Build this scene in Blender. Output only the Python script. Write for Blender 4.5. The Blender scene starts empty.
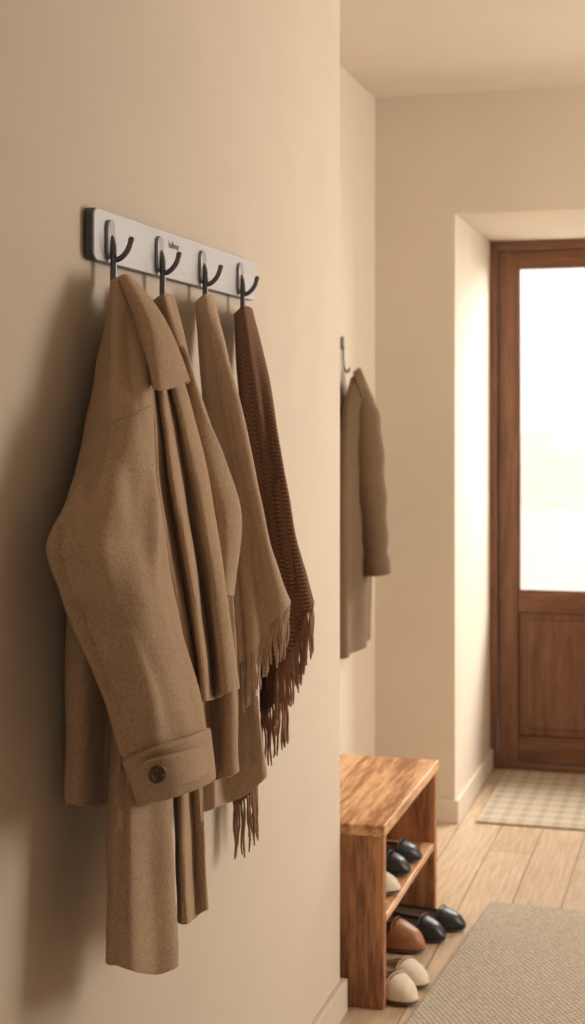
import bpy, bmesh, math, random
from mathutils import Vector, Matrix, noise
random.seed(4)
S=bpy.context.scene
TH=math.radians(15.75); CX,CZ,F=0.84,1.38,1500.0
def P(px,py,s,wx=0.0):
    """measured elevation + stand-off from the wall -> world metres"""
    t=(px-292.5)/F; tt=math.tan(TH); a=CX-wx-s
    dY=a*(1+tt*t)/(tt-t); dep=a*math.sin(TH)+dY*math.cos(TH)
    return Vector((wx+s,dY,CZ+(420-py)*dep/F))

# ---------- materials ----------
def newmat(n):
    m=bpy.data.materials.new(n); m.use_nodes=True
    nt=m.node_tree; return m,nt,nt.nodes['Principled BSDF']
def L(nt,a,b): nt.links.new(a,b)
def ramp(nt,fac,stops):
    r=nt.nodes.new('ShaderNodeValToRGB'); e=r.color_ramp.elements
    while len(e)<len(stops): e.new(0.5)
    for i,(p,c) in enumerate(stops): e[i].position=p; e[i].color=(*c,1)
    L(nt,fac,r.inputs[0]); return r.outputs[0]
def coords(nt,scale=(1,1,1),kind='Object',rot=(0,0,0)):
    tc=nt.nodes.new('ShaderNodeTexCoord'); mp=nt.nodes.new('ShaderNodeMapping')
    mp.inputs['Scale'].default_value=scale; mp.inputs['Rotation'].default_value=rot
    L(nt,tc.outputs[kind],mp.inputs[0]); return mp.outputs[0]
def noise_n(nt,vec,sc,det=3,rough=.5):
    n=nt.nodes.new('ShaderNodeTexNoise'); n.inputs['Scale'].default_value=sc
    n.inputs['Detail'].default_value=det; n.inputs['Roughness'].default_value=rough
    L(nt,vec,n.inputs['Vector']); return n.outputs['Fac']
def bump(nt,b,h,st,dist=.01):
    n=nt.nodes.new('ShaderNodeBump'); n.inputs['Strength'].default_value=st; n.inputs['Distance'].default_value=dist
    L(nt,h,n.inputs['Height']); L(nt,n.outputs[0],b.inputs['Normal'])
def math_n(nt,op,a,b=None):
    n=nt.nodes.new('ShaderNodeMath'); n.operation=op
    for i,v in enumerate((a,b)):
        if v is None: continue
        if isinstance(v,(int,float)): n.inputs[i].default_value=v
        else: L(nt,v,n.inputs[i])
    return n.outputs[0]
def mul(c,k): return tuple(min(1,x*k) for x in c)
def m_plain(n,c,rough=.5,metal=0,var=.06,sc=30,bs=0,coat=0):
    m,nt,b=newmat(n); v=coords(nt); f=noise_n(nt,v,sc)
    L(nt,ramp(nt,f,[(.3,mul(c,1-var)),(.7,mul(c,1+var))]),b.inputs['Base Color'])
    b.inputs['Roughness'].default_value=rough; b.inputs['Metallic'].default_value=metal
    b.inputs['Coat Weight'].default_value=coat
    if bs: bump(nt,b,noise_n(nt,v,sc*4,4),bs,.003)
    return m
def m_wool(n,c,var=.15):
    m,nt,b=newmat(n); v=coords(nt)
    f=noise_n(nt,v,300,5,.75); g=noise_n(nt,v,11,4,.6)
    h=math_n(nt,'ADD',math_n(nt,'MULTIPLY',f,.8),math_n(nt,'MULTIPLY',g,.2))
    L(nt,ramp(nt,h,[(.36,mul(c,1-var*1.6)),(.5,c),(.64,mul(c,1+var*1.5))]),b.inputs['Base Color'])
    b.inputs['Roughness'].default_value=.97; b.inputs['Sheen Weight'].default_value=.25
    b.inputs['Sheen Roughness'].default_value=.5; b.inputs['Specular IOR Level'].default_value=.1
    b.inputs['Sheen Tint'].default_value=(1,.85,.7,1)
    bump(nt,b,f,.5,.0025); return m
def m_herring(n,c1,c2):
    m,nt,b=newmat(n); tc=nt.nodes.new('ShaderNodeTexCoord'); sp=nt.nodes.new('ShaderNodeSeparateXYZ')
    L(nt,tc.outputs['UV'],sp.inputs[0])
    pp=math_n(nt,'PINGPONG',sp.outputs[0],.014)
    k=math_n(nt,'ADD',math_n(nt,'MULTIPLY',sp.outputs[1],1.0),math_n(nt,'MULTIPLY',pp,.9))
    w=math_n(nt,'SINE',math_n(nt,'MULTIPLY',k,820))
    w=math_n(nt,'ADD',math_n(nt,'MULTIPLY',w,.5),.5)
    L(nt,ramp(nt,w,[(.1,c1),(.9,c2)]),b.inputs['Base Color'])
    b.inputs['Roughness'].default_value=.95; b.inputs['Sheen Weight'].default_value=.1
    b.inputs['Specular IOR Level'].default_value=.1
    bump(nt,b,w,.5,.002); return m
def m_wood(n,dark,light,scale,rough=.45,lo=.40,hi=.60):
    m,nt,b=newmat(n); v=coords(nt,scale)
    f=noise_n(nt,v,3,6,.6); g=noise_n(nt,v,14,3,.6)
    h=math_n(nt,'ADD',math_n(nt,'MULTIPLY',f,.7),math_n(nt,'MULTIPLY',g,.3))
    mid=tuple((a+c)/2 for a,c in zip(dark,light))
    L(nt,ramp(nt,h,[(lo,dark),(.5,mid),(hi,light)]),b.inputs['Base Color'])
    b.inputs['Roughness'].default_value=rough; bump(nt,b,g,.12,.002); return m

M={}
M['wall']=m_plain('wall_paint',(.66,.562,.450),.85,0,.02,5,.05)
M['ceil']=m_plain('ceiling_paint',(.71,.62,.51),.9,0,.02,4)
M['base']=m_plain('trim_paint',(.66,.565,.455),.6,0,.02,8)
M['coat']=m_wool('camel_wool',(.50,.345,.225))
M['coat2']=m_wool('tan_wool',(.50,.35,.233))
M['shawl']=m_wool('beige_wool',(.545,.39,.27))
M['scarf']=m_herring('brown_herringbone_wool',(.145,.073,.045),(.32,.18,.115))
M['scarffr']=m_wool('brown_yarn',(.34,.19,.12))
M['dcoat']=m_wool('umber_wool',(.155,.100,.058))
M['dlin']=m_plain('dark_lining',(.05,.035,.025),.8)
M['hook']=m_plain('dark_gunmetal',(.15,.15,.155),.32,.8,.05)
M['hookb']=m_plain('satin_steel',(.34,.34,.35),.35,.7,.05)
M['rackedge']=m_plain('rack_edge_metal',(.09,.09,.095),.4,.6)
M['bench']=m_wood('bench_wood',(.38,.16,.060),(.88,.53,.28),(12,1.0,12),.4,.42,.58)
M['benchend']=m_wood('bench_end_wood',(.22,.085,.034),(.60,.29,.135),(12,12,1.1),.45,.42,.58)
M['door']=m_wood('door_wood',(.15,.063,.033),(.29,.135,.074),(10,10,1.0),.4,.38,.62)
M['doorh']=m_wood('door_rail_wood',(.15,.063,.033),(.29,.135,.074),(1.0,10,10),.4,.38,.62)
M['button']=m_plain('horn_button',(.07,.042,.026),.3,0,.3,120,0,.4)
M['hinge']=m_plain('hinge_steel',(.16,.13,.11),.4,.7)
M['black']=m_plain('black_leather',(.018,.018,.021),.38,0,.1,60,.1)
M['tan']=m_plain('tan_leather',(.36,.15,.062),.45,0,.15,40,.1)
M['cream']=m_plain('cream_felt',(.72,.62,.48),.9,0,.06,80,.2)
M['insole']=m_plain('tan_insole',(.30,.20,.12),.8)
M['insoled']=m_plain('brown_insole',(.18,.115,.07),.7)
M['sole']=m_plain('rubber_sole',(.20,.13,.08),.7)
M['soled']=m_plain('dark_sole',(.09,.065,.05),.7)
M['trimc']=m_plain('cream_piping',(.50,.40,.28),.8)
M['trimt']=m_plain('tan_piping',(.20,.08,.035),.6)
M['trimb']=m_plain('black_piping',(.05,.048,.05),.5)
M['garden']=m_plain('hazed_hedge',(.86,.87,.81),.9,0,.10,2)  # bright daylight haze put into the hedge colour, far paler than foliage
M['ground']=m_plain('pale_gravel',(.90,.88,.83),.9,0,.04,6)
# brushed aluminium
m,nt,b=newmat('brushed_aluminium'); v=coords(nt,(1,1.5,120)); f=noise_n(nt,v,8,3)
L(nt,ramp(nt,f,[(.3,(.48,.48,.51)),(.7,(.56,.56,.59))]),b.inputs['Base Color'])
b.inputs['Metallic'].default_value=.35; b.inputs['Roughness'].default_value=.45; M['alu']=m
# floor planks
m,nt,b=newmat('oak_planks'); v=coords(nt,(1,1,1),'Object',(0,0,math.radians(90)))
br=nt.nodes.new('ShaderNodeTexBrick'); L(nt,v,br.inputs['Vector'])
br.inputs['Scale'].default_value=1; br.inputs['Brick Width'].default_value=1.6; br.inputs['Row Height'].default_value=.14
br.inputs['Mortar Size'].default_value=.0022; br.inputs['Color1'].default_value=(.58,.435,.295,1)
br.inputs['Color2'].default_value=(.69,.53,.375,1); br.inputs['Mortar'].default_value=(.30,.21,.13,1)
g=noise_n(nt,coords(nt,(18,1.2,1)),5,6,.65)
mx=nt.nodes.new('ShaderNodeMix'); mx.data_type='RGBA'; mx.blend_type='MULTIPLY'; mx.inputs[0].default_value=1
L(nt,br.outputs['Color'],mx.inputs[6]); L(nt,ramp(nt,g,[(.38,(.76,.72,.67)),(.62,(1,1,1))]),mx.inputs[7])
L(nt,mx.outputs[2],b.inputs['Base Color']); b.inputs['Roughness'].default_value=.38; M['floor']=m
# rug weave
m,nt,b=newmat('rug_weave'); tc=coords(nt); sp=nt.nodes.new('ShaderNodeSeparateXYZ'); L(nt,tc,sp.inputs[0])
sx=math_n(nt,'SINE',math_n(nt,'MULTIPLY',sp.outputs[0],420)); sy=math_n(nt,'SINE',math_n(nt,'MULTIPLY',sp.outputs[1],300))
w=math_n(nt,'MULTIPLY',sx,sy); nn=noise_n(nt,coords(nt,(1,2.2,1)),85,5,.75)
h=math_n(nt,'ADD',math_n(nt,'MULTIPLY',w,.20),nn)
L(nt,ramp(nt,h,[(.34,(.34,.28,.21)),(.66,(.74,.655,.54))]),b.inputs['Base Color']); b.inputs['Roughness'].default_value=1
bump(nt,b,h,.8,.006); M['rug']=m
# doormat plaid
m,nt,b=newmat('doormat_plaid'); tc=coords(nt); sp=nt.nodes.new('ShaderNodeSeparateXYZ'); L(nt,tc,sp.inputs[0])
sx=math_n(nt,'PINGPONG',sp.outputs[0],.03); sy=math_n(nt,'PINGPONG',sp.outputs[1],.04)
a1=math_n(nt,'GREATER_THAN',sx,.018); a2=math_n(nt,'GREATER_THAN',sy,.024)
h=math_n(nt,'ADD',math_n(nt,'MULTIPLY',a1,.5),math_n(nt,'MULTIPLY',a2,.5))
L(nt,ramp(nt,h,[(0,(.54,.45,.34)),(.5,(.46,.39,.295)),(1,(.36,.315,.25))]),b.inputs['Base Color'])
b.inputs['Roughness'].default_value=1; bump(nt,b,noise_n(nt,tc,200,3),.4,.003); M['mat']=m
# door glass with a pale translucent veil imitating the glare of daylight
def m_glass(n,veil):
    m,nt,b=newmat(n); nt.nodes.remove(b); o=nt.nodes['Material Output']
    tr=nt.nodes.new('ShaderNodeBsdfTransparent'); gl=nt.nodes.new('ShaderNodeBsdfGlossy'); gl.inputs['Roughness'].default_value=.05
    tl=nt.nodes.new('ShaderNodeBsdfTranslucent'); tl.inputs[0].default_value=(.8,.78,.73,1)
    m0=nt.nodes.new('ShaderNodeMixShader'); m0.inputs[0].default_value=veil
    L(nt,tr.outputs[0],m0.inputs[1]); L(nt,tl.outputs[0],m0.inputs[2])
    ms=nt.nodes.new('ShaderNodeMixShader'); ms.inputs[0].default_value=.04
    L(nt,m0.outputs[0],ms.inputs[1]); L(nt,gl.outputs[0],ms.inputs[2]); L(nt,ms.outputs[0],o.inputs[0]); return m
M['glass']=m_glass('glare_veil_glass',.075)

# ---------- mesh helpers ----------
def obj(name,me,mat=None,parent=None,smooth=False):
    o=bpy.data.objects.new(name,me); S.collection.objects.link(o)
    if mat: me.materials.append(mat)
    if parent: o.parent=parent
    if smooth:
        for p in me.polygons: p.use_smooth=True
    return o
def empty(name):
    e=bpy.data.objects.new(name,None); e.empty_display_size=.1; S.collection.objects.link(e); return e
def boxes(name,lst,mat,parent=None,bev=0.0,seg=2):
    bm=bmesh.new()
    for (x0,x1,y0,y1,z0,z1) in lst:
        r=bmesh.ops.create_cube(bm,size=1)
        bmesh.ops.scale(bm,vec=(x1-x0,y1-y0,z1-z0),verts=r['verts'])
        bmesh.ops.translate(bm,vec=((x0+x1)/2,(y0+y1)/2,(z0+z1)/2),verts=r['verts'])
    me=bpy.data.meshes.new(name); bm.to_mesh(me); bm.free()
    o=obj(name,me,mat,parent)
    if bev:
        b=o.modifiers.new('bevel','BEVEL'); b.width=bev; b.segments=seg; b.limit_method='ANGLE'
    return o
def cr(p0,p1,p2,p3,t):
    return 0.5*((2*p1)+(-p0+p2)*t+(2*p0-5*p1+4*p2-p3)*t*t+(-p0+3*p1-3*p2+p3)*t**3)
def sample(pts,n):
    k=len(pts)-1; out=[]
    for i in range(n):
        x=i/(n-1)*k; j=min(int(x),k-1); t=x-j
        a=pts[max(j-1,0)] if j>0 else pts[0]*2-pts[1]
        d=pts[j+2] if j+2<=k else pts[k]*2-pts[k-1]
        out.append(cr(a,pts[j],pts[j+1],d,t))
    return out
def sample_len(pts,n):
    fine=sample(pts,(len(pts)-1)*12+1); acc=[0]
    for a,b in zip(fine,fine[1:]): acc.append(acc[-1]+(b-a).length)
    out=[];j=0
    for i in range(n):
        d=acc[-1]*i/(n-1)
        while j<len(acc)-2 and acc[j+1]<d: j+=1
        seg=acc[j+1]-acc[j]; out.append(fine[j].lerp(fine[j+1],(d-acc[j])/seg if seg else 0))
    return out
OUT=Vector((1,-.35,0))
def gnormal(G,v,u):
    nv,nu=len(G),len(G[0])
    a=G[v][min(u+1,nu-1)]-G[v][max(u-1,0)]; b=G[min(v+1,nv-1)][u]-G[max(v-1,0)][u]
    n=a.cross(b); n=n.normalized() if n.length>1e-9 else Vector((1,0,0))
    return n if n.dot(OUT)>=0 else -n
def segdist(p,a,b):
    ab=b-a; t=max(0,min(1,(p-a).dot(ab)/ab.length_squared)); return (p-(a+ab*t)).length,t
def panel(name,cols,mat,parent,nu=60,nv=90,th=.005,folds=(),wr=.0025,wx=0.0,bylen=True,seedv=0.0,creases=()):
    """cloth panel: cols = fold lines, top -> hem"""
    C=[[P(*q,wx) if len(q)==3 else Vector(q[:3]) for q in c] for c in cols]
    same=all(len(c)==len(C[0]) for c in C) and not bylen
    R=[(sample(c,nv) if same else sample_len(c,nv)) for c in C]
    G=[sample([R[i][v] for i in range(len(R))],nu) for v in range(nv)]
    CZs=[(P(*a),P(*b),amp,w_) for a,b,amp,w_ in creases]
    D=[[None]*nu for _ in range(nv)]
    for v in range(nv):
        for u in range(nu):
            n=gnormal(G,v,u)
            U=u/(nu-1);V=v/(nv-1); d=0
            for (k,ph,amp,grow) in folds:
                d+=amp*(V**grow)*math.sin(2*math.pi*(k*U+ph+.12*math.sin(3*V+ph*5)))
            q=G[v][u]
            for a,b,amp,w_ in CZs:
                ds,t=segdist(q,a,b); d+=amp*math.exp(-(ds/w_)**2)*(math.sin(math.pi*min(1,max(.0,t)))*.8+.2)
            env=min(1,V*5)
            d+=env*wr*2*noise.noise(Vector((q.x*9,q.y*9,q.z*4+seedv)))+env*wr*.8*noise.noise(Vector((q.x*24,q.y*24,q.z*14+seedv)))
            D[v][u]=G[v][u]+n*d
            if D[v][u].x<wx+.006: D[v][u].x=wx+.006
    me=bpy.data.meshes.new(name)
    me.from_pydata([p for r in D for p in r],[],[(v*nu+u,v*nu+u+1,(v+1)*nu+u+1,(v+1)*nu+u) for v in range(nv-1) for u in range(nu-1)])
    uv=me.uv_layers.new(name='UVMap'); 
    wid=sum((D[nv//2][u+1]-D[nv//2][u]).length for u in range(nu-1)); hei=sum((D[v+1][nu//2]-D[v][nu//2]).length for v in range(nv-1))
    for p in me.polygons:
        for li in p.loop_indices:
            vi=me.loops[li].vertex_index; uv.data[li].uv=((vi%nu)/(nu-1)*wid,(vi//nu)/(nv-1)*hei)
    o=obj(name,me,mat,parent,True)
    s=o.modifiers.new('thick','SOLIDIFY'); s.thickness=th; s.offset=0
    b=o.modifiers.new('edge','BEVEL'); b.width=th*.35; b.segments=2; b.limit_method='ANGLE'; b.angle_limit=math.radians(60)
    return o,D
def tube_mesh(bm,pts,rads,n=8,flat=None,mi=0):
    rings=[]
    for i,p in enumerate(pts):
        t=(pts[min(i+1,len(pts)-1)]-pts[max(i-1,0)]).normalized()
        up=Vector((0,1,0)) if abs(t.y)<.9 else Vector((1,0,0))
        a=t.cross(up).normalized(); b=t.cross(a).normalized(); r=rads[i] if isinstance(rads,list) else rads
        rb=r*(flat or 1)
        rings.append([bm.verts.new(p+a*r*math.cos(2*math.pi*k/n)+b*rb*math.sin(2*math.pi*k/n)) for k in range(n)])
    for A,B in zip(rings,rings[1:]):
        for k in range(n):
            f=bm.faces.new((A[k],A[(k+1)%n],B[(k+1)%n],B[k])); f.material_index=mi; f.smooth=True
    for q in (rings[0][::-1],rings[-1]):
        f=bm.faces.new(q); f.material_index=mi
def tubes(name,lst,mat,parent,n=8,flat=None):
    bm=bmesh.new()
    for pts,r in lst: tube_mesh(bm,pts,r,n,flat)
    bmesh.ops.recalc_face_normals(bm,faces=bm.faces)
    me=bpy.data.meshes.new(name); bm.to_mesh(me); bm.free()
    return obj(name,me,mat,parent,True)
def fringe(name,hem,mat,parent,count,length,r=.0021,jit=.007):
    lst=[]
    H=sample_len(hem,count)
    for i,h in enumerate(H):
        l=length*random.uniform(.85,1.12); dx,dy=random.uniform(-jit,jit)*.6,random.uniform(-jit,jit)
        pts=[h+Vector((dx*t+.0012*math.sin(9*t+i),dy*t*t,-l*t+.004)) for t in [k/7 for k in range(8)]]
        lst.append((pts,[r*1.1,r*.9,r*1.25,r*.95,r,r*.9,r*.95,r*.6]))
    return tubes(name,lst,mat,parent,6)
def seamline(name,D,idx,mat,parent,r=.0010,off=.0027):
    pts=[D[v][u]+gnormal(D,v,u)*off for v,u in idx]
    return tubes(name,[(pts,r)],mat,parent,6)

# ---------- room ----------
H=2.5
boxes('wall_left',[(-.45,0,-1.5,3.39,0,H)],M['wall'],bev=.006,seg=3)
boxes('wall_alcove',[(-.45,-.30,3.39,5.1,0,H)],M['wall'])
boxes('wall_back',[(-.45,-.02,5.1,6.1,0,H),(-.02,.96,5.1,6.1,2.087,H),(.96,2.5,5.1,6.1,0,H)],M['wall'])
boxes('wall_right',[(2.4,2.5,-1.5,2.9,0,H),(2.4,2.5,4.9,5.1,0,H),(2.4,2.5,2.9,4.9,0,.8),(2.4,2.5,2.9,4.9,2.25,H)],M['wall'])
boxes('wall_rear',[(-.45,1.1,-1.6,-1.5,0,H),(2.1,2.5,-1.6,-1.5,0,H),(1.1,2.1,-1.6,-1.5,2.1,H)],M['wall'])
boxes('floor',[(-.45,2.5,-1.6,6.15,-.1,0)],M['floor'])
boxes('ceiling',[(-.45,2.5,-1.6,6.1,H,H+.1)],M['ceil'])
boxes('baseboard_left',[(0,.014,-1.5,3.39,0,.078),(-.30,.014,3.39,3.403,0,.078)],M['base'],bev=.003)
boxes('baseboard_alcove',[(-.30,-.287,3.404,5.1,0,.078)],M['base'],bev=.003)
boxes('baseboard_back',[(-.286,-.006,5.087,5.1,0,.078),(-.02,-.006,5.1,5.93,0,.078),(.946,.96,5.1,5.93,0,.078),(.946,2.4,5.087,5.1,0,.078)],M['base'],bev=.003)
w=empty('window_1')
boxes('window_frame',[(2.42,2.48,2.9,2.96,.8,2.25),(2.42,2.48,4.84,4.9,.8,2.25),(2.42,2.48,2.96,4.84,.8,.86),(2.42,2.48,2.96,4.84,2.19,2.25),(2.43,2.47,3.88,3.92,.86,2.19)],M['base'],w,.004)

# ---------- door ----------
d=empty('door_1')
boxes('frame_jambs',[(-.02,.008,5.93,6.08,0,2.085),(.93,.958,5.93,6.08,0,2.085)],M['door'],d,.003)
boxes('frame_head',[(.008,.93,5.93,6.08,2.052,2.085)],M['doorh'],d,.003)
boxes('threshold',[(.008,.93,5.93,6.10,.0,.022)],M['doorh'],d,.003)
boxes('leaf_stiles',[(.011,.088,5.955,6.0,.026,2.049),(.850,.927,5.955,6.0,.026,2.049)],M['door'],d,.004)
boxes('leaf_rails',[(.088,.850,5.955,6.0,1.985,2.049),(.088,.850,5.955,6.0,.62,.70),(.088,.850,5.955,6.0,.026,.13)],M['doorh'],d,.004)
boxes('lower_panel',[(.088,.850,5.972,5.988,.13,.62),(.12,.818,5.964,5.975,.16,.59)],M['door'],d,.004)
boxes('glazing_bead',[(.088,.096,5.962,5.975,.70,1.985),(.842,.850,5.962,5.975,.70,1.985),(.096,.842,5.962,5.975,.70,.708),(.096,.842,5.962,5.975,1.977,1.985)],M['door'],d,.002)
boxes('glass_pane',[(.088,.850,5.978,5.984,.70,1.985)],M['glass'],d)
boxes('hinges',[(.001,.018,5.944,5.958,1.74,1.87),(.001,.018,5.944,5.958,.20,.33)],M['hinge'],d,.003)
tubes('handle',[([Vector((.885,5.955,1.02)),Vector((.885,5.91,1.02)),Vector((.87,5.90,1.02)),Vector((.77,5.90,1.02))],[.011,.011,.010,.008]),([Vector((.885,5.956,.93)),Vector((.885,5.952,1.1))],.018)],M['hinge'],d)
# outdoors
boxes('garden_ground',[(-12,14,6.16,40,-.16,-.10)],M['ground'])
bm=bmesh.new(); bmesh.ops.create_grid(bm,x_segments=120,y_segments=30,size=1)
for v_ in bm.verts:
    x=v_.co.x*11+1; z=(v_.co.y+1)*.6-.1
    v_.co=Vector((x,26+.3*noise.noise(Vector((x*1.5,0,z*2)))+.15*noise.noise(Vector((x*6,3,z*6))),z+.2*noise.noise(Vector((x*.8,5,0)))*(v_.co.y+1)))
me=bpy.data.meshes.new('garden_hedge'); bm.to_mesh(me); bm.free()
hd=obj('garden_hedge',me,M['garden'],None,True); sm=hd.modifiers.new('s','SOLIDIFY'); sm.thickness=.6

# ---------- rug / mat ----------
def slab(name,cx,cy,w_,l_,ang,mat,t=.008):
    o=boxes(name,[(-w_/2,w_/2,-l_/2,l_/2,.0005,t)],mat,None,.003)
    o.location=(cx,cy,0); o.rotation_euler=(0,0,ang); return o
ang=-math.radians(4)
W_,L_=1.25,2.3
c=Vector((.226,4.277))+Vector((math.cos(ang),math.sin(ang)))*W_/2-Vector((-math.sin(ang),math.cos(ang)))*L_/2
slab('area_rug',c.x,c.y,W_,L_,ang,M['rug'],.008)
slab('doormat',.47,5.50,.84,.78,0,M['mat'],.010)

# ---------- bench ----------
b_=empty('shoe_bench')
boxes('top',[(-.285,.098,3.425,4.135,.405,.433)],M['bench'],b_,.004)
boxes('end_panels',[(-.28,.094,3.432,3.460,0,.405),(-.28,.094,4.100,4.128,0,.405)],M['benchend'],b_,.003)
boxes('shelf',[(-.28,.090,3.460,4.100,.190,.210)],M['bench'],b_,.003)
boxes('back_rail',[(-.28,-.262,3.460,4.100,.33,.405)],M['bench'],b_,.003)

# ---------- shoes ----------
def shoe(bm_,mi_up,mi_sole,loc,ang_,length=.26,hgt=.075,width=.088,open_=.70,side=1,back=True):
    ns,nc=34,25; mat_=Matrix.Translation(loc)@Matrix.Rotation(ang_,4,'Z')
    def hw(t):
        base=math.sqrt(max(0,1-(abs(2*t-1))**3.6))
        return width/2*base*(.78+.24*math.sin(math.pi*min(1,max(0,(t-.1)/.9))**1.3))
    rows=[]
    for i in range(ns+1):
        t=.004+.992*i/ns; w_=hw(t); x=(t-.5)*length
        cy=side*.007*math.sin(math.pi*t)
        if back: rim=hgt*(.62+.38*(1-t/.25 if t<.25 else 0)) if t<.5 else hgt*.62
        else: rim=hgt*(.26+.40*min(1,max(0,(t-.25)/.3)))
        top=hgt*(1.0-.45*max(0,(t-open_)/(1-open_))**1.3)
        top*= (1-.55*max(0,(t-.90)/.10)**2)
        op=t<open_
        row=[]
        for k in range(nc):
            s=k/(nc-1)*2-1; a=abs(s)
            if op:
                if a>.45: q=(1-a)/.55; y=w_*(1-.10*q*q); z=.014+(rim-.014)*q
                else: q=a/.45; y=w_*(.84*q**.6 if q>0 else 0); z=.020+ (rim*.95-.020)*max(0,(q-.55)/.45)**1.5
            else:
                th_=s*math.pi/2; y=w_*abs(math.sin(th_))**.8; z=.014+(top-.014)*max(0,math.cos(th_))**.75
            row.append(bm_.verts.new(mat_@Vector((x,cy+math.copysign(y,s),z))))
        rows.append((row,op))
    for (A,oa),(B,ob) in zip(rows,rows[1:]):
        for k in range(nc-1):
            f=bm_.faces.new((A[k],A[k+1],B[k+1],B[k])); f.smooth=True
            s=abs((k+.5)/(nc-1)*2-1); f.material_index=2 if (oa and s<.40) else mi_up
    for rr in (rows[0][0],rows[-1][0]):
        try: f=bm_.faces.new(rr); f.material_index=mi_up
        except: pass
    # piping round the opening
    kl=[k for k in range(nc) if k/(nc-1)*2-1<=-.45][-1]; kr=nc-1-kl
    opn=[r for r,o_ in rows if o_][1:]; first=[r for r,o_ in rows if not o_][0]
    pth=[r[kl].co.copy() for r in opn]+[first[k].co.copy() for k in range(kl-2,kr+3)]+[r[kr].co.copy() for r in opn[::-1]]
    pth.append(pth[0].copy())
    tube_mesh(bm_,[p+Vector((0,0,.001)) for p in pth],.0026,6,None,3)
    N=48; lo=[];hi=[]
    for i in range(N):
        a=2*math.pi*i/N; t=.5+.5*math.cos(a)*1.0; w_=hw(min(.996,max(.004,t)))+.004
        if i in(0,N//2): w_=0
        y=math.copysign(w_,math.sin(a)) ; x=(t-.5)*(length+.012); cy=side*.007*math.sin(math.pi*t)
        lo.append(bm_.verts.new(mat_@Vector((x,cy+y,.0)))); hi.append(bm_.verts.new(mat_@Vector((x,cy+y,.016))))
    for i in range(N):
        f=bm_.faces.new((lo[i],lo[(i+1)%N],hi[(i+1)%N],hi[i])); f.material_index=mi_sole
    for q in (lo[::-1],hi):
        f=bm_.faces.new(q); f.material_index=mi_sole
def shoe_pair(name,up,sole,ins,trim,items):
    e=empty(name)
    for j,kw in enumerate(items):
        bm=bmesh.new(); shoe(bm,0,1,**kw); bmesh.ops.recalc_face_normals(bm,faces=bm.faces)
        me=bpy.data.meshes.new('shoe'); bm.to_mesh(me); bm.free()
        for q in (up,sole,ins,trim): me.materials.append(q)
        o=obj('shoe_'+str(j+1),me,None,e)
        sd=o.modifiers.new('sub','SUBSURF'); sd.levels=1; sd.render_levels=1
R=math.radians
shoe_pair('cream_slippers',M['cream'],M['sole'],M['insole'],M['trimc'],[dict(loc=(.056,3.528,0),ang_=R(-28),hgt=.064,width=.094,length=.24,back=False,open_=.72),dict(loc=(.060,3.634,0),ang_=R(-24),hgt=.064,width=.094,length=.24,back=False,side=-1,open_=.72)])
shoe_pair('tan_clogs',M['tan'],M['sole'],M['insoled'],M['trimt'],[dict(loc=(-.010,3.850,0),ang_=R(-10),hgt=.078,width=.092,back=False,open_=.66),dict(loc=(-.105,3.765,0),ang_=R(-2),hgt=.078,width=.086,back=False,side=-1,open_=.66)])
shoe_pair('black_loafers',M['black'],M['soled'],M['insoled'],M['trimb'],[dict(loc=(.03,3.950,0),ang_=R(-14),hgt=.062,width=.086,open_=.72),dict(loc=(.065,4.045,0),ang_=R(-10),hgt=.06,width=.086,side=-1,open_=.72)])
shoe_pair('cream_flats',M['cream'],M['sole'],M['insole'],M['trimc'],[dict(loc=(-.040,3.535,.211),ang_=R(-10),hgt=.058,length=.25,open_=.74),dict(loc=(-.030,3.64,.211),ang_=R(-6),hgt=.058,length=.25,side=-1,open_=.74)])
shoe_pair('black_flats',M['black'],M['soled'],M['insoled'],M['trimb'],[dict(loc=(-.035,3.80,.211),ang_=R(-8),hgt=.056,length=.25,open_=.74),dict(loc=(-.030,3.92,.211),ang_=R(-4),hgt=.056,length=.25,side=-1,open_=.74)])

# ---------- coat rack ----------
rk=empty('coat_rack')
def rrect(y0,y1,z0,z1,r,n=8):
    pts=[]
    for cy,cz,a0 in((y1-r,z1-r,0),(y0+r,z1-r,90),(y0+r,z0+r,180),(y1-r,z0+r,270)):
        for k in range(n+1):
            a=R(a0+90*k/n); pts.append((cy+r*math.cos(a),cz+r*math.sin(a)))
    return pts
def plate(name,y0,y1,z0,z1,r,x0,x1,mat,parent,bev=.001):
    bm=bmesh.new(); pts=rrect(y0,y1,z0,z1,r)
    A=[bm.verts.new((x0,y,z)) for y,z in pts]; B=[bm.verts.new((x1,y,z)) for y,z in pts]
    bm.faces.new(A[::-1]); bm.faces.new(B); n=len(pts)
    for i in range(n): bm.faces.new((A[i],A[(i+1)%n],B[(i+1)%n],B[i]))
    bmesh.ops.recalc_face_normals(bm,faces=bm.faces)
    me=bpy.data.meshes.new(name); bm.to_mesh(me); bm.free(); o=obj(name,me,mat,parent)
    b=o.modifiers.new('b','BEVEL'); b.width=bev; b.segments=2; b.limit_method='ANGLE'; b.angle_limit=R(50)
    return o
plate('back_plate',1.914,2.669,1.6015,1.6745,.012,.0005,.013,M['rackedge'],rk)
plate('face_plate',1.9145,2.6685,1.602,1.674,.012,.013,.0165,M['alu'],rk)
HY=[1.965,2.16,2.36,2.565]
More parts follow.
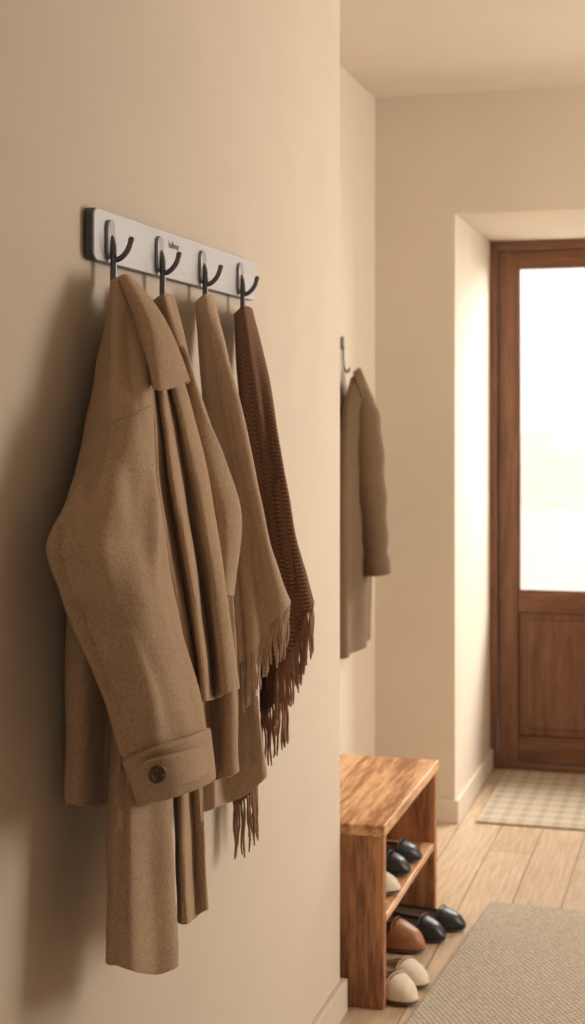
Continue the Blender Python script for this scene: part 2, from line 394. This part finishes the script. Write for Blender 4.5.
for i,y in enumerate(HY):
    plate('hook_base_%d'%(i+1),y-.013,y+.013,1.606,1.662,.0125,.0165,.022,M['hookb'],rk,.0015)
    st=[(.020,1.640),(.024,1.62),(.024,1.595),(.024,1.572),(.028,1.563),(.034,1.562),(.038,1.568)]
    up=[(.022,1.606),(.031,1.606),(.040,1.612),(.047,1.622),(.052,1.637)]
    stp=sample([Vector((a,y,c_)) for a,c_ in st],24); upp=sample([Vector((a,y,c_)) for a,c_ in up],18)
    tubes('hook_%d'%(i+1),[(stp,[.003,.0045]+[.0050]*20+[.0046,.003]),(upp,[.0040]*16+[.0048,.003])],M['hook'],rk,12)
tx=bpy.data.curves.new('engraving','FONT'); tx.body='hallway'; tx.size=.016; tx.extrude=.0002
to=bpy.data.objects.new('engraving',tx); S.collection.objects.link(to); to.parent=rk; tx.materials.append(M['rackedge'])
to.rotation_euler=(R(90),0,R(90)); to.location=(.0168,2.205,1.650)

# ---------- garments ----------
g1=empty('wool_coat')
sleeve=[
 [(114,283,.025),(107,347,.025),(94,436,.03),(75,500,.03),(62,545,.035),(73,590,.045),(102,662,.075),(134,764,.12)],
 [(112,282,.035),(103,345,.035),(87,435,.04),(65,500,.05),(53,543,.055),(65,590,.07),(93,660,.10),(127,760,.14)],
 [(114,280,.042),(112,345,.06),(104,430,.08),(86,500,.085),(77,545,.09),(89,590,.10),(113,655,.13),(147,755,.175)],
 [(117,278,.047),(124,345,.075),(122,420,.105),(113,490,.12),(108,545,.125),(118,590,.135),(139,650,.16),(168,748,.195)],
 [(120,278,.047),(134,345,.085),(138,412,.12),(138,480,.135),(139,540,.145),(146,590,.155),(162,645,.175),(188,740,.205)],
 [(123,277,.047),(144,345,.09),(151,405,.122),(157,480,.138),(165,540,.148),(173,590,.158),(187,650,.173),(204,733,.20)],
 [(125,279,.037),(146,347,.07),(152,410,.09),(152,480,.10),(157,540,.11),(163,590,.12),(176,650,.13),(195,735,.16)]]
_,SG=panel('sleeve',sleeve,M['coat'],g1,110,150,folds=[(3,.1,.002,1)],wr=.005,bylen=False,creases=[
 ((60,548,.06),(125,585,.13),-.019,.013),((68,580,.07),(140,600,.15),.014,.014),((80,610,.09),(150,625,.155),-.015,.012),
 ((105,450,.08),(88,545,.09),.014,.018),((120,450,.11),(122,570,.13),-.015,.014),((135,640,.16),(160,735,.19),.012,.013),
 ((118,640,.14),(140,740,.17),-.013,.012),((118,300,.05),(110,420,.07),.010,.013),((128,310,.07),(132,410,.11),-.012,.011),
 ((145,470,.13),(150,580,.15),.012,.013),((98,470,.06),(72,530,.06),-.008,.010)])
seamline('armhole_seam',SG,[(43,k) for k in range(8,98,3)],M['coat'],g1,.0013)
panel('front_panel',[
 [(130,300,.04),(138,400,.085),(146,520,.10),(168,640,.12),(176,705,.13)],
 [(136,300,.055),(152,400,.108),(162,520,.13),(184,640,.15),(192,703,.158)],
 [(139,300,.055),(157,400,.098),(170,520,.115),(191,640,.138),(198,702,.145)],
 [(142,300,.06),(163,400,.118),(181,520,.148),(200,640,.17),(207,701,.18)],
 [(144,302,.06),(170,400,.106),(190,520,.126),(208,640,.146),(214,699,.153)],
 [(146,304,.065),(177,400,.125),(203,520,.155),(219,640,.18),(225,694,.19)],
 [(150,305,.06),(186,395,.12),(212,500,.15),(229,620,.18),(237,688,.19)],
 [(146,306,.03),(177,396,.08),(190,502,.10),(203,622,.115),(210,690,.115)]],M['coat'],g1,90,90)
panel('inner_panel',[
 [(165,520,.08),(178,650,.10),(182,785,.11)],[(185,520,.11),(195,650,.13),(203,783,.14)],
 [(195,520,.10),(208,650,.125),(216,780,.13)],[(205,520,.12),(222,640,.155),(229,776,.165)],
 [(208,520,.12),(228,640,.16),(238,770,.17)],[(192,520,.08),(204,640,.11),(208,772,.12)]],M['coat'],g1,50,60)
panel('front_tail',[
 [(125,560,.03),(125,720,.04),(118,955,.05)],
 [(120,560,.05),(116,720,.07),(108,962,.08)],[(130,560,.08),(128,720,.10),(130,970,.115)],
 [(145,560,.09),(146,720,.11),(150,974,.122)],[(160,560,.10),(168,720,.125),(174,966,.14)],
 [(160,560,.06),(165,720,.09),(168,962,.10)]],M['coat'],g1,50,80,folds=[(1.5,.4,.004,.6)])
panel('side_tail',[
 [(165,560,.08),(175,720,.10),(178,922,.11)],[(170,560,.11),(180,720,.135),(184,924,.145)],
 [(182,560,.10),(190,720,.125),(195,917,.135)],[(195,560,.12),(200,720,.14),(206,909,.15)],
 [(190,560,.07),(193,720,.09),(196,912,.10)]],M['coat'],g1,50,80)
panel('back_panel',[
 [(80,520,.015),(74,640,.015),(72,803,.015)],[(78,500,.03),(69,640,.03),(68,804,.03)],
 [(95,500,.05),(88,640,.055),(86,807,.05)],[(112,500,.06),(105,640,.05),(102,804,.045)],
 [(130,500,.07),(122,640,.07),(122,800,.07)],[(150,500,.08),(145,640,.09),(145,800,.09)]],M['coat'],g1,60,80)
panel('collar',[
 [(118,279,.045),(134,322,.075),(148,362,.10),(153,384,.112)],
 [(121,276,.055),(139,320,.09),(151,360,.118),(158,390,.132)],
 [(127,276,.062),(148,318,.104),(164,358,.130),(173,388,.142)],
 [(136,283,.065),(161,318,.108),(178,354,.132),(188,381,.145)],
 [(137,285,.055),(161,320,.098),(177,356,.122),(187,384,.138)]],M['coat'],g1,44,50,.005,wr=.001)
panel('lining',[
 [(130,290,.03),(150,345,.06),(165,390,.08)],[(150,300,.03),(170,345,.06),(182,392,.08)]],M['dlin'],g1,10,20)
cuffc=[[(138,762,.11),(150,805,.115)],[(125,759,.14),(142,803,.145)],[(147,751,.183),(165,799,.188)],
 [(170,743,.205),(190,791,.208)],[(190,736,.213),(206,784,.214)],[(207,728,.205),(213,778,.206)],[(196,735,.16),(205,778,.16)]]
_,CG=panel('cuff',cuffc,M['coat'],g1,60,24,.009,wr=.001)
panel('cuff_strap',[[(140,771,.181),(146,791,.183)],[(147,762,.1905),(157,791,.194)],[(170,755,.213),(181,785,.215)],[(190,749,.220),(201,777,.221)],[(209,745,.212),(213,768,.212)]],M['coat'],g1,40,16,.006,wr=0)
bc=P(157,774,.209)
def button(c_,r,parent,nrm=Vector((.75,-.66,0))):
    nrm.normalize(); q=nrm.to_track_quat('Z','Y').to_matrix().to_4x4(); bm=bmesh.new()
    prof=[(0,.0016),(.55,.0016),(.68,.0032),(.9,.0034),(1,.0018),(1,0)]; n=28; rings=[]
    for a,h in prof[1:]: rings.append([bm.verts.new((r*a*math.cos(2*math.pi*k/n),r*a*math.sin(2*math.pi*k/n),h)) for k in range(n)])
    bm.faces.new(rings[0])
    for A,B in zip(rings,rings[1:]):
        for k in range(n): bm.faces.new((A[k],A[(k+1)%n],B[(k+1)%n],B[k]))
    bm.faces.new(rings[-1])
    for sx,sy in((1,1),(1,-1),(-1,1),(-1,-1)):
        bmesh.ops.create_cone(bm,cap_ends=True,segments=10,radius1=r*.11,radius2=r*.11,depth=.0008,matrix=Matrix.Translation((sx*r*.2,sy*r*.2,.0018)))
    bmesh.ops.recalc_face_normals(bm,faces=bm.faces)
    me=bpy.data.meshes.new('button'); bm.to_mesh(me); bm.free(); o=obj('button',me,M['button'],parent,True)
    o.matrix_world=Matrix.Translation(c_)@q; return o
button(bc,.0115,g1)

g2=empty('wool_jacket')
panel('body',[
 [(153,302,.02),(158,400,.02),(168,520,.025),(176,650,.03),(178,775,.03)],
 [(158,297,.035),(178,400,.055),(192,500,.075),(203,600,.09),(205,775,.10)],
 [(163,294,.045),(186,395,.08),(208,500,.11),(215,600,.11),(218,778,.115)],
 [(168,294,.045),(191,385,.09),(216,470,.125),(228,600,.13),(231,774,.13)],
 [(173,297,.045),(193,380,.085),(218,460,.12),(234,600,.135),(238,770,.135)],
 [(169,300,.02),(182,382,.05),(200,462,.07),(213,600,.08),(216,770,.08)]],M['coat2'],g2,70,100,folds=[(2,.3,.005,1)])
panel('lapel',[
 [(180,345,.07),(186,400,.085),(196,460,.105),(208,520,.12),(214,590,.13)],
 [(184,350,.085),(194,400,.105),(208,460,.13),(224,520,.15),(225,594,.145)],
 [(187,356,.09),(201,405,.115),(224,460,.145),(240,518,.163),(233,596,.148)],
 [(186,358,.075),(200,407,.105),(223,462,.135),(239,520,.15),(231,594,.138)]],M['coat2'],g2,40,60,.005,wr=.001)

g3=empty('fringed_shawl')
_,G=panel('outer_layer',[
 [(196,303,.02),(202,400,.03),(210,520,.05),(222,600,.06),(230,672,.07)],
 [(200,298,.035),(216,400,.06),(232,520,.09),(240,600,.10),(244,662,.105)],
 [(206,294,.045),(227,400,.085),(248,520,.12),(258,590,.13),(262,640,.135)],
 [(213,297,.045),(236,400,.095),(262,520,.14),(277,575,.155),(287,602,.165)],
 [(211,301,.02),(231,402,.06),(256,522,.09),(268,577,.10),(276,606,.10)]],M['shawl'],g3,80,110,folds=[(3,.2,.009,.8)])
hem=G[-1]
fringe('fringe',[hem[i] for i in range(12,60,5)],M['shawl'],g3,34,.078)
panel('inner_layer',[
 [(204,560,.03),(204,700,.03),(203,812,.035)],[(212,560,.05),(214,700,.055),(214,808,.06)],
 [(222,560,.06),(228,700,.06),(230,803,.07)],[(236,560,.08),(246,700,.09),(250,792,.10)],
 [(246,560,.10),(258,700,.115),(268,774,.125)],[(244,560,.06),(254,700,.07),(262,776,.07)]],M['shawl'],g3,60,70,folds=[(2,.1,.004,.7)])

g4=empty('fringed_scarf')
_,G=panel('outer_layer',[
 [(235,314,.02),(240,400,.025),(250,520,.04),(258,620,.05),(266,690,.06)],
 [(239,310,.035),(250,400,.055),(266,520,.08),(276,620,.09),(281,668,.10)],
 [(244,306,.045),(261,400,.075),(281,520,.11),(292,595,.125),(296,640,.13)],
 [(251,309,.045),(272,400,.088),(290,520,.127),(302,575,.142),(310,604,.152)],
 [(249,313,.02),(268,402,.06),(286,522,.09),(296,577,.10),(303,608,.10)]],M['scarf'],g4,80,120,folds=[(3,.0,.008,.8)])
hem=G[-1]; fringe('fringe',[hem[i] for i in range(8,64,5)],M['scarffr'],g4,46,.092)
_,G=panel('inner_layer',[
 [(255,560,.03),(258,640,.03),(260,712,.04)],[(262,560,.05),(268,640,.06),(272,706,.07)],
 [(270,560,.07),(278,640,.08),(284,690,.085)],[(270,560,.04),(276,640,.05),(282,690,.05)]],M['scarf'],g4,40,50)
fringe('inner_fringe',[G[-1][i] for i in range(0,36,5)],M['scarffr'],g4,24,.10)
_,G=panel('tail_end',[
 [(232,600,.02),(234,700,.02),(235,803,.025)],[(240,600,.035),(244,700,.04),(246,798,.05)],
 [(250,600,.05),(254,700,.055),(256,785,.06)],[(250,600,.02),(254,700,.02),(256,787,.03)]],M['scarf'],g4,30,60)
fringe('tail_fringe',[G[-1][i] for i in range(0,28,4)],M['scarffr'],g4,20,.095)

# ---------- alcove coat ----------
g5=empty('hanging_coat')
WX=-.30
def V3(y,s,z): return (WX+s,y,z,0)
def pan5(n,cols,**k): return panel(n,[[V3(*q) for q in c] for c in cols],M['dcoat'],g5,60,80,.006,wx=WX,**k)
pan5('body',[
 [(4.66,.02,1.49),(4.58,.02,1.38),(4.50,.02,1.1),(4.46,.02,.68)],
 [(4.62,.03,1.51),(4.50,.035,1.39),(4.43,.04,1.1),(4.40,.04,.66)],
 [(4.61,.045,1.52),(4.51,.06,1.40),(4.47,.07,1.1),(4.45,.06,.66)],
 [(4.62,.055,1.525),(4.58,.09,1.42),(4.58,.09,1.1),(4.58,.072,.665)],
 [(4.64,.05,1.52),(4.68,.08,1.42),(4.71,.08,1.1),(4.72,.065,.67)],
 [(4.66,.03,1.50),(4.74,.03,1.40),(4.77,.03,1.1),(4.78,.03,.68)]],folds=[(3.5,.2,.008,1)])
sl=[(4.60,.065,1.48),(4.575,.085,1.38),(4.56,.100,1.2),(4.57,.115,1.02),(4.575,.125,.90)]
rd=[.022,.048,.053,.045,.034]
path=sample([Vector((WX+a,y,z)) for y,a,z in sl],40); rr=sample([Vector((r,0,0)) for r in rd],40)
tubes('sleeve',[(path,[q.x*(1+.05*math.sin(i*.9)) for i,q in enumerate(rr)])],M['dcoat'],g5,24)
tubes('cuff',[([path[-6]+(path[-1]-path[-6])*t for t in (0,.1,.6,1.0,1.05)],[.038,.043,.043,.042,.036])],M['dcoat'],g5,24)
panel('collar',[[V3(4.60,.04,1.53),V3(4.55,.08,1.45)],[V3(4.62,.055,1.545),V3(4.60,.105,1.435)],[V3(4.65,.05,1.535),V3(4.66,.09,1.45)]],M['dcoat'],g5,20,20,.008,wr=0,wx=WX)
hk=empty('wall_hook')
plate('hook_plate',4.598,4.622,1.602,1.645,.011,WX+.0005,WX+.008,M['hook'],hk)
tubes('hook_arm',[(sample([Vector((WX+a,4.61,z)) for a,z in((.007,1.612),(.008,1.57),(.013,1.537),(.022,1.533),(.028,1.545))],14),.004)],M['hook'],hk,10)

# ---------- light ----------
W=bpy.data.worlds.new('World'); S.world=W; W.use_nodes=True
bg=W.node_tree.nodes['Background']; bg.inputs[0].default_value=(1,.97,.92,1); bg.inputs[1].default_value=1.02
def area(n,loc,target,sx,sy,pw,col):
    l=bpy.data.lights.new(n,'AREA'); l.shape='RECTANGLE'; l.size=sx; l.size_y=sy; l.energy=pw; l.color=col
    o=bpy.data.objects.new(n,l); S.collection.objects.link(o); o.location=loc
    o.rotation_euler=(Vector(target)-Vector(loc)).to_track_quat('-Z','Z').to_euler(); return o
area('window_daylight',(2.56,3.95,1.5),(0,3.8,1.45),1.8,1.3,73,(1,.925,.825))
area('door_daylight',(1.5,7.4,2.5),(.1,5.4,1.0),1.8,1.4,310,(1,.96,.89))
S.view_settings.view_transform='Standard'

cam=bpy.data.cameras.new('camera'); co=bpy.data.objects.new('camera',cam); S.collection.objects.link(co); S.camera=co
co.location=(CX,0,CZ); co.rotation_euler=(R(90),0,TH)
cam.sensor_fit='AUTO'; cam.sensor_width=36; cam.lens=F/1024*36; cam.shift_y=-92/1024; cam.clip_start=.05
cam.dof.use_dof=True; cam.dof.focus_distance=2.15; cam.dof.aperture_fstop=7.1
